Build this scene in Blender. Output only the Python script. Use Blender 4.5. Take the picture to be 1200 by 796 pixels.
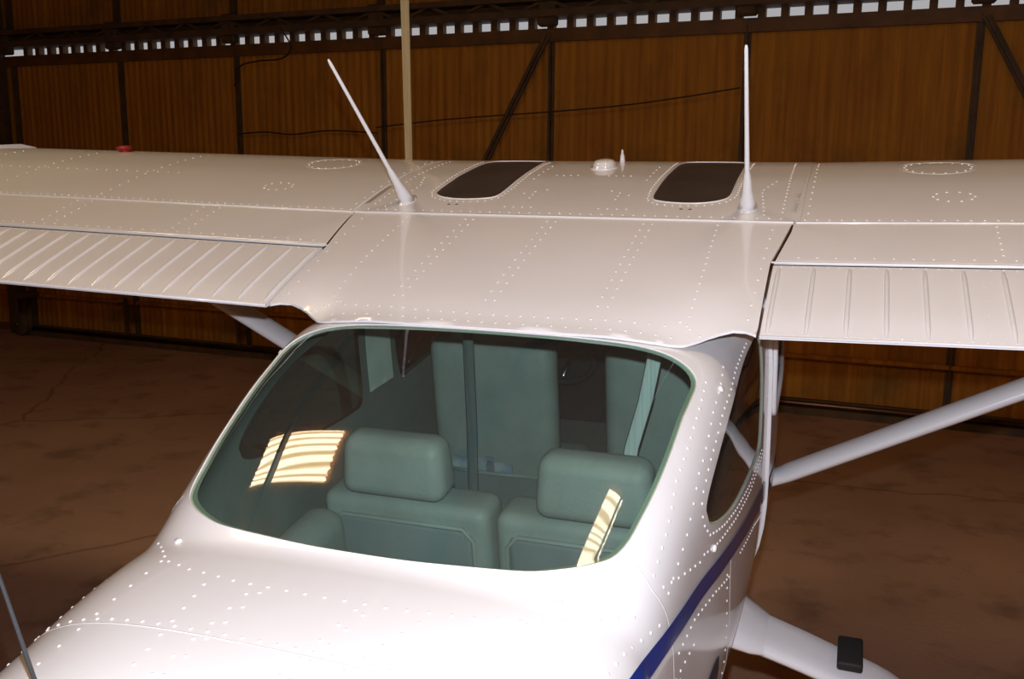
import bpy, bmesh, math, random
import numpy as np
from math import pi, sin, cos, tan, radians, atan2, hypot
from mathutils import Vector, Matrix
from mathutils.geometry import delaunay_2d_cdt

for o in list(bpy.data.objects):
    bpy.data.objects.remove(o, do_unlink=True)
scene = bpy.context.scene
COL = scene.collection
random.seed(7)

# ------------------------------------------------------------------ camera
CAM = Vector((0.77256, -2.03585, 2.40693))
CF = Vector((-0.327596, 0.927165, -0.181787))
CRT = Vector((0.942493, 0.334173, 0.005921))
CUP = Vector((-0.066238, 0.169394, 0.983320))
cam_data = bpy.data.cameras.new('camera')
cam = bpy.data.objects.new('camera', cam_data)
COL.objects.link(cam)
m = Matrix(((CRT.x, CUP.x, -CF.x, CAM.x), (CRT.y, CUP.y, -CF.y, CAM.y), (CRT.z, CUP.z, -CF.z, CAM.z), (0, 0, 0, 1)))
cam.matrix_world = m
cam_data.sensor_width = 36
cam_data.lens = 33.487
cam_data.clip_start = 0.02
scene.camera = cam

# ------------------------------------------------------------------ world, lights, exposure
world = bpy.data.worlds.new('overcast_sky')
scene.world = world
world.use_nodes = True
bg = world.node_tree.nodes['Background']
bg.inputs[0].default_value = (0.86, 0.84, 0.86, 1)
bg.inputs[1].default_value = 0.38
scene.view_settings.view_transform = 'Standard'
scene.view_settings.look = 'None'
scene.view_settings.exposure = 0.3
scene.view_settings.gamma = 1.0
scene.view_settings.use_curve_mapping = False

# the photographer's flash, just above the lens
fl = bpy.data.lights.new('camera_flash_offscreen', 'POINT')
fl.energy = 172
fl.color = (0.86, 0.895, 1.0)
fl.shadow_soft_size = 0.012
flo = bpy.data.objects.new('camera_flash_offscreen', fl)
flo.location = CAM + CUP * 0.09 + CF * 0.02
COL.objects.link(flo)
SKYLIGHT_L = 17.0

# ------------------------------------------------------------------ materials
def material(name, color, rough=0.5, metal=0.0, var=0.08, scale=6.0, stretch=(1, 1, 1), bump=0.0, bscale=40.0,
             coat=0.0, color2=None, spec=0.5, coords='Object', detail=5.0):
    mt = bpy.data.materials.new(name)
    mt.use_nodes = True
    nt = mt.node_tree
    p = nt.nodes['Principled BSDF']
    tc = nt.nodes.new('ShaderNodeTexCoord')
    mp = nt.nodes.new('ShaderNodeMapping')
    mp.inputs['Scale'].default_value = stretch
    nt.links.new(tc.outputs[coords], mp.inputs[0])
    nz = nt.nodes.new('ShaderNodeTexNoise')
    nz.inputs['Scale'].default_value = scale
    nz.inputs['Detail'].default_value = detail
    nt.links.new(mp.outputs[0], nz.inputs['Vector'])
    rp = nt.nodes.new('ShaderNodeValToRGB')
    c2 = color2 if color2 else tuple(min(1, c * (1 - 2 * var)) for c in color)
    c1 = color if color2 else tuple(min(1, c * (1 + var)) for c in color)
    rp.color_ramp.elements[0].color = (*c2, 1)
    rp.color_ramp.elements[0].position = 0.32
    rp.color_ramp.elements[1].color = (*c1, 1)
    rp.color_ramp.elements[1].position = 0.68
    nt.links.new(nz.outputs['Fac'], rp.inputs[0])
    nt.links.new(rp.outputs[0], p.inputs['Base Color'])
    p.inputs['Roughness'].default_value = rough
    p.inputs['Metallic'].default_value = metal
    p.inputs['Specular IOR Level'].default_value = spec
    if coat:
        p.inputs['Coat Weight'].default_value = coat
        p.inputs['Coat Roughness'].default_value = 0.06
    if bump:
        n2 = nt.nodes.new('ShaderNodeTexNoise')
        n2.inputs['Scale'].default_value = bscale
        n2.inputs['Detail'].default_value = 4
        nt.links.new(mp.outputs[0], n2.inputs['Vector'])
        bp = nt.nodes.new('ShaderNodeBump')
        bp.inputs['Strength'].default_value = bump
        bp.inputs['Distance'].default_value = 0.01
        nt.links.new(n2.outputs['Fac'], bp.inputs['Height'])
        nt.links.new(bp.outputs[0], p.inputs['Normal'])
    return mt

def glass(name, tint, ior=1.5, gloss=1.0):
    """thin tinted acrylic: coloured transmission plus a Fresnel mirror reflection"""
    mt = bpy.data.materials.new(name)
    mt.use_nodes = True
    nt = mt.node_tree
    nt.nodes.clear()
    out = nt.nodes.new('ShaderNodeOutputMaterial')
    tr = nt.nodes.new('ShaderNodeBsdfTransparent')
    gl = nt.nodes.new('ShaderNodeBsdfGlossy')
    gl.inputs['Roughness'].default_value = 0.0
    tc = nt.nodes.new('ShaderNodeTexCoord')
    nz = nt.nodes.new('ShaderNodeTexNoise')
    nz.inputs['Scale'].default_value = 3
    nt.links.new(tc.outputs['Object'], nz.inputs['Vector'])
    rp = nt.nodes.new('ShaderNodeValToRGB')
    rp.color_ramp.elements[0].color = (*[c * 0.96 for c in tint], 1)
    rp.color_ramp.elements[1].color = (*tint, 1)
    nt.links.new(nz.outputs['Fac'], rp.inputs[0])
    nt.links.new(rp.outputs[0], tr.inputs[0])
    # Schlick reflectance of the pane, the same from both sides
    f0 = ((ior - 1) / (ior + 1)) ** 2
    lw = nt.nodes.new('ShaderNodeLayerWeight')
    lw.inputs['Blend'].default_value = 0.5
    pw = nt.nodes.new('ShaderNodeMath')
    pw.operation = 'POWER'
    pw.inputs[1].default_value = 5.0
    nt.links.new(lw.outputs['Facing'], pw.inputs[0])
    mu = nt.nodes.new('ShaderNodeMath')
    mu.operation = 'MULTIPLY_ADD'
    mu.use_clamp = True
    mu.inputs[1].default_value = (1 - f0) * gloss
    mu.inputs[2].default_value = f0 * gloss
    nt.links.new(pw.outputs[0], mu.inputs[0])
    mx = nt.nodes.new('ShaderNodeMixShader')
    nt.links.new(mu.outputs[0], mx.inputs[0])
    nt.links.new(tr.outputs[0], mx.inputs[1])
    nt.links.new(gl.outputs[0], mx.inputs[2])
    # a little dust film so the pane catches the flash
    df = nt.nodes.new('ShaderNodeBsdfDiffuse')
    df.inputs[0].default_value = (0.5, 0.56, 0.56, 1)
    m2 = nt.nodes.new('ShaderNodeMixShader')
    m2.inputs[0].default_value = 0.02
    nt.links.new(mx.outputs[0], m2.inputs[1])
    nt.links.new(df.outputs[0], m2.inputs[2])
    nt.links.new(m2.outputs[0], out.inputs[0])
    return mt

WHITE = material('white_aircraft_paint', (0.80, 0.785, 0.79), rough=0.33, var=0.015, scale=3, coat=0.75)
RIVET = material('painted_rivet', (0.80, 0.785, 0.79), rough=0.25, var=0.01, coat=0.75)
BLUE = material('blue_stripe_paint', (0.012, 0.035, 0.22), rough=0.3, var=0.05, coat=0.4)
NAVY = material('navy_swoosh_paint', (0.03, 0.035, 0.08), rough=0.3, var=0.05, coat=0.4)
BLACK = material('black_rubber', (0.012, 0.011, 0.011), rough=0.7, bump=0.2)
SEAL = material('window_retainer_plastic', (0.36, 0.42, 0.34), rough=0.55)
GLASS = glass('green_tinted_acrylic', (0.66, 0.80, 0.73), 1.5, 1.7)
SIDEGLASS = glass('side_window_acrylic', (0.30, 0.35, 0.32), 1.5, 1.5)
SKYGLASS = material('dark_skylight_acrylic', (0.055, 0.042, 0.036), rough=0.45, var=0.1, spec=0.35)
LINING = material('grey_cabin_lining', (0.20, 0.22, 0.21), rough=0.9, bump=0.15, bscale=120)
TRIM = material('pale_post_trim', (0.82, 0.86, 0.80), rough=0.6)
LEATHER = material('grey_seat_leather', (0.36, 0.39, 0.38), rough=0.55, var=0.06, scale=9, bump=0.12, bscale=90)
LEATHERD = material('dark_grey_seat_panel', (0.25, 0.285, 0.295), rough=0.7, var=0.06, bump=0.1, bscale=120)
BELTD = material('slate_belt_webbing', (0.16, 0.19, 0.20), rough=0.8, stretch=(200, 1, 1), scale=1)
BELT = material('grey_belt_webbing', (0.75, 0.80, 0.80), rough=0.8, stretch=(200, 1, 1), scale=1)
CHROME = material('worn_bright_metal', (0.62, 0.62, 0.62), rough=0.25, metal=1.0)
DARKMETAL = material('dark_instrument_panel', (0.03, 0.03, 0.032), rough=0.5)
RED = material('red_fuel_cap_plastic', (0.30, 0.012, 0.012), rough=0.45)
STEEL = material('dark_rusty_steel', (0.15, 0.08, 0.03), rough=0.7, color2=(0.07, 0.046, 0.02), scale=5, bump=0.3)
RUST = material('brown_rusty_rail', (0.22, 0.095, 0.018), rough=0.6, color2=(0.11, 0.05, 0.012), scale=4, bump=0.3)
PIPE = material('worn_shiny_rail', (0.20, 0.10, 0.05), rough=0.3, metal=0.7, color2=(0.05, 0.03, 0.02), scale=3)
CREAM = material('cream_strap_webbing', (0.88, 0.76, 0.47), rough=0.8, stretch=(60, 60, 1), scale=1.5)
WIRE = material('dark_cable_sheath', (0.045, 0.026, 0.012), rough=0.6)
PAPER = material('paper_print', (0.55, 0.58, 0.58), rough=0.8, color2=(0.12, 0.2, 0.4), scale=14)

def wall_material(name):
    mt = material(name, (0.58, 0.25, 0.016), rough=0.75, color2=(0.43, 0.16, 0.010), scale=1.6, stretch=(1.6, 1, 0.45), bump=0.35, bscale=25)
    nt = mt.node_tree
    p = nt.nodes['Principled BSDF']
    rp = [n for n in nt.nodes if n.type == 'VALTORGB'][0]
    tc = [n for n in nt.nodes if n.type == 'TEX_COORD'][0]
    mp = nt.nodes.new('ShaderNodeMapping')
    mp.inputs['Scale'].default_value = (9, 1, 0.35)
    nt.links.new(tc.outputs['Object'], mp.inputs[0])
    nz = nt.nodes.new('ShaderNodeTexNoise')
    nz.inputs['Scale'].default_value = 2.2
    nz.inputs['Detail'].default_value = 6
    nt.links.new(mp.outputs[0], nz.inputs['Vector'])
    r2 = nt.nodes.new('ShaderNodeValToRGB')
    r2.color_ramp.elements[0].color = (0.76, 0.70, 0.62, 1)
    r2.color_ramp.elements[0].position = 0.35
    r2.color_ramp.elements[1].color = (1.15, 1.15, 1.1, 1)
    r2.color_ramp.elements[1].position = 0.7
    nt.links.new(nz.outputs['Fac'], r2.inputs[0])
    mx = nt.nodes.new('ShaderNodeMixRGB')
    mx.blend_type = 'MULTIPLY'
    mx.inputs[0].default_value = 1
    nt.links.new(rp.outputs[0], mx.inputs[1])
    nt.links.new(r2.outputs[0], mx.inputs[2])
    n3 = nt.nodes.new('ShaderNodeTexNoise')
    n3.inputs['Scale'].default_value = 1.1
    n3.inputs['Detail'].default_value = 7
    n3.inputs['Roughness'].default_value = 0.65
    nt.links.new(tc.outputs['Object'], n3.inputs['Vector'])
    r3 = nt.nodes.new('ShaderNodeValToRGB')
    r3.color_ramp.elements[0].position = 0.54
    r3.color_ramp.elements[0].color = (0, 0, 0, 1)
    r3.color_ramp.elements[1].position = 0.70
    r3.color_ramp.elements[1].color = (0.7, 0.7, 0.7, 1)
    nt.links.new(n3.outputs['Fac'], r3.inputs[0])
    mo = nt.nodes.new('ShaderNodeMixRGB')
    nt.links.new(r3.outputs[0], mo.inputs[0])
    nt.links.new(mx.outputs[0], mo.inputs[1])
    mo.inputs[2].default_value = (0.20, 0.115, 0.014, 1)
    nt.links.new(mo.outputs[0], p.inputs['Base Color'])
    return mt
WALLM = wall_material('brown_stained_corrugated_sheet')

def floor_material():
    mt = material('stained_brown_concrete', (0.56, 0.35, 0.23), rough=0.62, color2=(0.42, 0.255, 0.165), scale=0.75, bump=0.2, bscale=30, detail=8)
    nt = mt.node_tree
    p = nt.nodes['Principled BSDF']
    rp = [n for n in nt.nodes if n.type == 'VALTORGB'][0]
    tc = [n for n in nt.nodes if n.type == 'TEX_COORD'][0]
    def layer(prev, node, sock, p0, p1, c0, c1):
        r = nt.nodes.new('ShaderNodeValToRGB')
        r.color_ramp.elements[0].position = p0
        r.color_ramp.elements[1].position = p1
        r.color_ramp.elements[0].color = c0
        r.color_ramp.elements[1].color = c1
        nt.links.new(node.outputs[sock], r.inputs[0])
        mx = nt.nodes.new('ShaderNodeMixRGB')
        mx.blend_type = 'MULTIPLY'
        mx.inputs[0].default_value = 1
        nt.links.new(prev, mx.inputs[1])
        nt.links.new(r.outputs[0], mx.inputs[2])
        return mx.outputs[0]
    # oil blotches
    n1 = nt.nodes.new('ShaderNodeTexNoise')
    n1.inputs['Scale'].default_value = 2.4
    n1.inputs['Detail'].default_value = 7
    n1.inputs['Roughness'].default_value = 0.62
    nt.links.new(tc.outputs['Object'], n1.inputs['Vector'])
    out = layer(rp.outputs[0], n1, 'Fac', 0.32, 0.47, (0.62, 0.62, 0.62, 1), (1, 1, 1, 1))
    # hairline cracks
    wrp = nt.nodes.new('ShaderNodeTexVoronoi')
    wrp.feature = 'DISTANCE_TO_EDGE'
    wrp.inputs['Scale'].default_value = 0.42
    nw = nt.nodes.new('ShaderNodeTexNoise')
    nw.inputs['Scale'].default_value = 1.5
    nw.inputs['Detail'].default_value = 5
    nt.links.new(tc.outputs['Object'], nw.inputs['Vector'])
    mxv = nt.nodes.new('ShaderNodeMixRGB')
    mxv.inputs[0].default_value = 0.25
    nt.links.new(tc.outputs['Object'], mxv.inputs[1])
    nt.links.new(nw.outputs['Color'], mxv.inputs[2])
    nt.links.new(mxv.outputs[0], wrp.inputs['Vector'])
    out = layer(out, wrp, 'Distance', 0.001, 0.006, (0.55, 0.52, 0.5, 1), (1, 1, 1, 1))
    nt.links.new(out, p.inputs['Base Color'])
    return mt
FLOORM = floor_material()

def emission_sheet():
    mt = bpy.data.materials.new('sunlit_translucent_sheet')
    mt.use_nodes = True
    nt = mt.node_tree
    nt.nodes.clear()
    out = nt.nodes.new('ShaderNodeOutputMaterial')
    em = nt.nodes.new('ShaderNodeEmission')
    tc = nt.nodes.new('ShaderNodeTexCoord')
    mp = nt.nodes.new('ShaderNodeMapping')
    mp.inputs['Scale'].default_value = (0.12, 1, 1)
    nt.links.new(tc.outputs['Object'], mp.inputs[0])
    wv = nt.nodes.new('ShaderNodeTexWave')  # bands paint light and dim through the corrugations into the glow colour
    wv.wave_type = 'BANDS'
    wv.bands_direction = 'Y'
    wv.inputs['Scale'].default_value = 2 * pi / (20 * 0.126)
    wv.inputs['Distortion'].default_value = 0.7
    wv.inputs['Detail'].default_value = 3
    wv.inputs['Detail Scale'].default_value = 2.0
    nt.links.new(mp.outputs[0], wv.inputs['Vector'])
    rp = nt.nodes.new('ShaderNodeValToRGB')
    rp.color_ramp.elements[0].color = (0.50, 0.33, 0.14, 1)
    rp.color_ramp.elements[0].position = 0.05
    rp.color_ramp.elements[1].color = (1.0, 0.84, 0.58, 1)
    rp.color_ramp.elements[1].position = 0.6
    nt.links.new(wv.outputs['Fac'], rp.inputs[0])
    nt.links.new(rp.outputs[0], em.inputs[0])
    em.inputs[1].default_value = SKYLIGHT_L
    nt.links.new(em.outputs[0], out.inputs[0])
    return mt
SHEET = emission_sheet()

# ------------------------------------------------------------------ helpers
def link(name, me, mat, parent=None, smooth=True):
    o = bpy.data.objects.new(name, me)
    COL.objects.link(o)
    if mat is not None and len(me.materials) == 0:
        me.materials.append(mat)
    if parent is not None:
        o.parent = parent
    if smooth:
        me.polygons.foreach_set('use_smooth', [True] * len(me.polygons))
    return o

def mesh(name, v, f, mat, parent=None, smooth=False):
    me = bpy.data.meshes.new(name)
    me.from_pydata([tuple(map(float, p)) for p in v], [], [tuple(map(int, q)) for q in f])
    me.update()
    return link(name, me, mat, parent, smooth)

def from_bm(name, bm, mat, parent=None, smooth=False):
    me = bpy.data.meshes.new(name)
    bmesh.ops.recalc_face_normals(bm, faces=bm.faces[:])
    bm.to_mesh(me)
    bm.free()
    return link(name, me, mat, parent, smooth)

def empty(name, loc=(0, 0, 0), parent=None):
    o = bpy.data.objects.new(name, None)
    o.empty_display_size = 0.1
    COL.objects.link(o)
    o.location = loc
    if parent is not None:
        o.parent = parent
    return o

def tag(o, label, cat=None, group=None, kind=None):
    if label: o['label'] = label
    if cat: o['category'] = cat
    if group: o['group'] = group
    if kind: o['kind'] = kind
    return o

def add_box(bm, lo, hi, rot=None, bevel=0.0, seg=2):
    c = [(a + b) / 2 for a, b in zip(lo, hi)]
    s = [abs(b - a) for a, b in zip(lo, hi)]
    M = Matrix.Translation(c)
    if rot is not None:
        M = M @ rot
    r = bmesh.ops.create_cube(bm, size=1.0, matrix=M @ Matrix.Diagonal((*s, 1)))
    if bevel:
        es = list({e for v in r['verts'] for e in v.link_edges})
        bmesh.ops.bevel(bm, geom=es, offset=bevel, segments=seg, affect='EDGES', profile=0.5)

def boxes(name, lst, mat, parent=None, bevel=0.0, seg=2, smooth=False):
    bm = bmesh.new()
    for lo, hi in lst:
        add_box(bm, lo, hi, None, bevel, seg)
    return from_bm(name, bm, mat, parent, smooth)

def bar(bm, a, b, w, d, up=(0, 1, 0)):
    """rectangular bar from a to b; w across, d along 'up'"""
    a, b, up = Vector(a), Vector(b), Vector(up)
    t = (b - a).normalized()
    s = t.cross(up).normalized()
    u = s.cross(t).normalized()
    vs = []
    for p in (a, b):
        for i, j in ((-1, -1), (1, -1), (1, 1), (-1, 1)):
            vs.append(bm.verts.new(p + s * (w / 2 * i) + u * (d / 2 * j)))
    for q in ((0, 1, 2, 3), (4, 5, 6, 7), (0, 1, 5, 4), (1, 2, 6, 5), (2, 3, 7, 6), (3, 0, 4, 7)):
        bm.faces.new([vs[k] for k in q])

def tube_geo(pts, radii, seg=10, cap=True):
    pts = [Vector(p) for p in pts]
    if not hasattr(radii, '__len__'):
        radii = [radii] * len(pts)
    v, f = [], []
    ref = None
    for i, p in enumerate(pts):
        t = (pts[min(i + 1, len(pts) - 1)] - pts[max(i - 1, 0)]).normalized()
        if ref is None:
            ref = Vector((0, 0, 1)) if abs(t.z) < 0.9 else Vector((1, 0, 0))
        s = t.cross(ref).normalized()
        u = s.cross(t).normalized()
        ref = u
        for k in range(seg):
            a = 2 * pi * k / seg
            v.append(p + (s * cos(a) + u * sin(a)) * radii[i])
    for i in range(len(pts) - 1):
        for k in range(seg):
            k2 = (k + 1) % seg
            f.append((i * seg + k, i * seg + k2, (i + 1) * seg + k2, (i + 1) * seg + k))
    if cap:
        f.append(tuple(reversed(range(seg))))
        f.append(tuple(range((len(pts) - 1) * seg, len(pts) * seg)))
    return v, f

def tube(name, pts, r, mat, parent=None, seg=10):
    v, f = tube_geo(pts, r, seg)
    return mesh(name, v, f, mat, parent, True)

def lathe(name, prof, mat, parent=None, seg=20, M=None):
    v, f = [], []
    for r, z in prof:
        for k in range(seg):
            a = 2 * pi * k / seg
            p = Vector((r * cos(a), r * sin(a), z))
            v.append(M @ p if M is not None else p)
    for i in range(len(prof) - 1):
        for k in range(seg):
            k2 = (k + 1) % seg
            f.append((i * seg + k, i * seg + k2, (i + 1) * seg + k2, (i + 1) * seg + k))
    f.append(tuple(reversed(range(seg))))
    f.append(tuple(range((len(prof) - 1) * seg, len(prof) * seg)))
    return mesh(name, v, f, mat, parent, True)

def cushion(name, lo, hi, r, mat, parent=None, rot=None, puff=0.0, seg=4):
    """rounded upholstered block"""
    bm = bmesh.new()
    c = Vector([(a + b) / 2 for a, b in zip(lo, hi)])
    s = [abs(b - a) for a, b in zip(lo, hi)]
    bmesh.ops.create_cube(bm, size=1.0, matrix=Matrix.Diagonal((*s, 1)))
    bmesh.ops.bevel(bm, geom=bm.edges[:], offset=r, segments=seg, affect='EDGES', profile=0.5)
    if puff:
        bmesh.ops.subdivide_edges(bm, edges=[e for e in bm.edges if e.calc_length() > 0.06], cuts=5, use_grid_fill=True)
        for v in bm.verts:
            fx = 1 - min(1, abs(v.co.x) / (s[0] / 2)) ** 2
            fz = 1 - min(1, abs(v.co.z) / (s[2] / 2)) ** 2
            v.co.y += math.copysign(puff, v.co.y) * fx * fz
    M = Matrix.Translation(c) @ (rot if rot is not None else Matrix())
    bmesh.ops.transform(bm, matrix=M, verts=bm.verts[:])
    return from_bm(name, bm, mat, parent, True)

def inside(poly, x, y):
    """vectorised even-odd point in polygon"""
    x = np.asarray(x); y = np.asarray(y)
    res = np.zeros(x.shape, bool)
    n = len(poly)
    for i in range(n):
        x0, y0 = poly[i]; x1, y1 = poly[(i + 1) % n]
        if y0 == y1: continue
        c = ((y0 > y) != (y1 > y)) & (x < (x1 - x0) * (y - y0) / (y1 - y0) + x0)
        res ^= c
    return res

def smooth_loop(poly, n=6, closed=True):
    """Catmull-Rom refine"""
    P = [np.array(p, float) for p in poly]
    out = []
    N = len(P)
    rng = range(N) if closed else range(N - 1)
    for i in rng:
        if closed:
            p0, p1, p2, p3 = P[i - 1], P[i], P[(i + 1) % N], P[(i + 2) % N]
        else:
            p0, p1, p2, p3 = P[max(i - 1, 0)], P[i], P[i + 1], P[min(i + 2, N - 1)]
        for k in range(n):
            t = k / n
            out.append(tuple(0.5 * ((2 * p1) + (-p0 + p2) * t + (2 * p0 - 5 * p1 + 4 * p2 - p3) * t * t + (-p0 + 3 * p1 - 3 * p2 + p3) * t ** 3)))
    if not closed:
        out.append(tuple(P[-1]))
    return out

def patch(name, fn, outer, holes, du, dv, mat, parent=None, flip=True):
    """triangulate a region of a parametric surface with clean cut-outs. fn(u,v) -> (N,3)"""
    su, sv = 1.0 / du, 1.0 / dv
    loops = [outer] + list(holes)
    vs, es = [], []
    for L in loops:
        b = len(vs)
        for p in L: vs.append((p[0] * su, p[1] * sv))
        es += [(b + i, b + (i + 1) % len(L)) for i in range(len(L))]
    bd = np.array(vs)
    us = [p[0] for p in outer]; ws = [p[1] for p in outer]
    gu = np.arange(min(us), max(us), du); gv = np.arange(min(ws), max(ws), dv)
    G = np.array([(a, b) for a in gu for b in gv])
    keep = inside(outer, G[:, 0], G[:, 1])
    for h in holes: keep &= ~inside(h, G[:, 0], G[:, 1])
    G = G[keep] * [su, sv]
    if len(G):
        ok = np.ones(len(G), bool)
        for i in range(0, len(G), 2000):
            d = ((G[i:i + 2000, None, :] - bd[None]) ** 2).sum(-1).min(1)
            ok[i:i + 2000] = d > 0.16
        G = G[ok]
    allv = [Vector(p) for p in vs] + [Vector(p) for p in G]
    r = delaunay_2d_cdt(allv, es, [], 0, 1e-6)
    V = np.array([tuple(p) for p in r[0]]); F = r[2]
    F = [tuple(t) for t in F]
    cen = np.array([V[list(t)].mean(0) for t in F])
    keep = inside(outer, cen[:, 0] / su, cen[:, 1] / sv)
    for h in holes: keep &= ~inside(h, cen[:, 0] / su, cen[:, 1] / sv)
    F = [t for t, k in zip(F, keep) if k]
    P = fn(V[:, 0] / su, V[:, 1] / sv)
    if flip: F = [tuple(reversed(t)) for t in F]
    return mesh(name, P, F, mat, parent, True)

def band(name, loopA, loopB, mat, parent=None, closed=True):
    n = len(loopA)
    v = list(loopA) + list(loopB)
    f = [(i, (i + 1) % n, n + (i + 1) % n, n + i) for i in range(n if closed else n - 1)]
    return mesh(name, v, f, mat, parent, True)

RIV_R, RIV_H = 0.0037, 0.0020
def rivets(name, pts, nrm, parent, r=RIV_R, h=RIV_H, mat=None):
    """many small domed rivet heads in one mesh"""
    v, f = [], []
    for p, n in zip(pts, nrm):
        p = Vector(p); n = Vector(n).normalized()
        s = n.cross(Vector((0, 1, 0.3))).normalized(); u = n.cross(s)
        b = len(v)
        for rr, hh in ((1.0, -0.2), (0.72, 0.72)):
            for k in range(7):
                a = 2 * pi * k / 7
                v.append(p + (s * cos(a) + u * sin(a)) * r * rr + n * h * hh)
        v.append(p + n * h)
        for k in range(7):
            k2 = (k + 1) % 7
            f.append((b + k, b + k2, b + 7 + k2, b + 7 + k))
            f.append((b + 7 + k, b + 7 + k2, b + 14))
    o = mesh(name, v, f, mat or RIVET, parent, True)
    o['kind'] = 'stuff'
    return o

def along(fn, nfn, poly, step, lift=0.0):
    """points spaced evenly on a surface along a polyline in its parameters"""
    P = []
    for i in range(len(poly) - 1):
        a, b = np.array(poly[i], float), np.array(poly[i + 1], float)
        for k in range(24):
            P.append(a + (b - a) * k / 24)
    P.append(np.array(poly[-1], float))
    P = np.array(P)
    X = fn(P[:, 0], P[:, 1])
    d = np.concatenate([[0], np.cumsum(np.linalg.norm(np.diff(X, axis=0), axis=1))])
    n = max(1, int(round(d[-1] / step)))
    t = np.linspace(0, d[-1], n + 1)
    Q = np.stack([np.interp(t, d, P[:, 0]), np.interp(t, d, P[:, 1])], -1)
    N = nfn(Q[:, 0], Q[:, 1])
    return fn(Q[:, 0], Q[:, 1]) + N * lift, N

def ridge(name, fn, nfn, poly, w, h, mat, parent):
    """low raised lap line following a surface"""
    X, N = along(fn, nfn, poly, 0.02)
    v, f = [], []
    for i in range(len(X)):
        t = X[min(i + 1, len(X) - 1)] - X[max(i - 1, 0)]
        s = np.cross(t, N[i]); s /= np.linalg.norm(s)
        v += [X[i] - s * w / 2 - N[i] * 0.0005, X[i] - s * w / 3 + N[i] * h, X[i] + s * w / 3 + N[i] * h, X[i] + s * w / 2 - N[i] * 0.0005]
    for i in range(len(X) - 1):
        for k in range(3):
            f.append((i * 4 + k, i * 4 + k + 1, i * 4 + 5 + k, i * 4 + 4 + k))
    return mesh(name, v, f, mat, parent, True)

# ================================================================== the hangar
WALL_ROT = -0.05979
WALL_LOC = (0.459, 7.668, 0)
CEIL_Z = 5.6

def corrugated(width, height, period, depth, per=6):
    """upright sheet in local x (0..width), z (0..height), waves in -y"""
    n = max(2, int(round(width / period * per)))
    v, f = [], []
    for i in range(n + 1):
        x = width * i / n
        y = -depth * 0.5 * (1 + sin(2 * pi * x / period))
        v += [(x, y, 0), (x, y, height)]
    for i in range(n):
        f.append((i * 2, i * 2 + 2, i * 2 + 3, i * 2 + 1))
    return v, f

floor = mesh('floor', [(-12.5, -8.5, 0), (9.5, -8.5, 0), (9.5, 9.2, 0), (-12.5, 9.2, 0)], [(0, 1, 2, 3)], FLOORM)
tag(floor, 'brown stained concrete hangar floor with hairline cracks', kind='structure')

# front wall: the frame rails are the wall's own mesh, everything else its children
wall = boxes('wall_front', [((-12, -0.02, 3.66), (9, 0.06, 3.79)), ((-12, 0.0, 0.0), (9, 0.08, 0.10))], RUST)
wall.location = WALL_LOC
wall.rotation_euler = (0, 0, WALL_ROT)
tag(wall, 'hangar end wall of brown corrugated sheets between dark steel posts', kind='structure')

POSTS = [-12.0, -10.55, -8.66, -6.83, -4.80, -2.77, -0.75, 1.28, 3.31, 5.34, 7.37, 9.0]
sheet_cache = {}
for z0, z1 in ((0.06, 3.70), (4.08, CEIL_Z + 0.05)):
    for a, b in zip(POSTS[:-1], POSTS[1:]):
        key = (round(b - a, 2), z0)
        if key in sheet_cache:
            me = sheet_cache[key]
            o = bpy.data.objects.new('panel', me); COL.objects.link(o); o.parent = wall
        else:
            v, f = corrugated(b - a, z1 - z0, 0.096, 0.010)
            o = mesh('panel', v, f, WALLM, wall, True)
            sheet_cache[key] = o.data
        o.location = (a, 0.05, z0)

# posts: T section, each its own object
def make_post():
    bm = bmesh.new()
    add_box(bm, (-0.035, -0.012, 0), (0.035, 0.0, 3.74))
    add_box(bm, (-0.008, -0.065, 0), (0.008, -0.010, 3.74))
    return from_bm('post', bm, STEEL, wall)
p0 = make_post()
for i, u in enumerate(POSTS[1:-1]):
    o = p0 if i == 0 else p0.copy()
    if i: COL.objects.link(o)
    o.location = (u, 0.035, 0)
wide = boxes('post', [((-0.10, -0.14, 0), (0.10, 0, CEIL_Z))], STEEL, wall)
wide.location = (-10.78, 0.0, 0)
def make_post_upper():
    bm = bmesh.new()
    add_box(bm, (-0.04, -0.05, 4.08), (0.04, 0.0, CEIL_Z))
    return from_bm('upper_post', bm, STEEL, wall)
p1 = make_post_upper()
for i, u in enumerate(POSTS[1:-1]):
    o = p1 if i == 0 else p1.copy()
    if i: COL.objects.link(o)
    o.location = (u, 0.03, 0)

# diagonal braces
for u0, z0, u1, z1 in ((-2.80, 3.72, -4.75, 0.15), (1.32, 3.70, 3.28, 0.15), (-6.80, 3.70, -8.62, 0.15)):
    if u0 == -6.80:
        continue
    bm = bmesh.new()
    bar(bm, (u0, -0.03, z0), (u1, -0.03, z1), 0.075, 0.03)
    bar(bm, (u0, -0.055, z0), (u1, -0.055, z1), 0.02, 0.05)
    from_bm('brace', bm, STEEL, wall)

# horizontal girts behind the sheets' shadow line
for z in (1.25,):
    boxes('girt', [((-12, 0.00, z), (9, 0.05, z + 0.05))], RUST, wall)

# daylight gap under the beam, broken by small spacer blocks
sp = boxes('spacer', [((-0.036, 0.0, 3.78), (0.036, 0.09, 3.915))], RUST, wall)
u = -10.3; i = 0
while u < 7:
    o = sp if i == 0 else sp.copy()
    if i: COL.objects.link(o)
    o.location = (u, 0, 0)
    u += 0.215; i += 1

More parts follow.
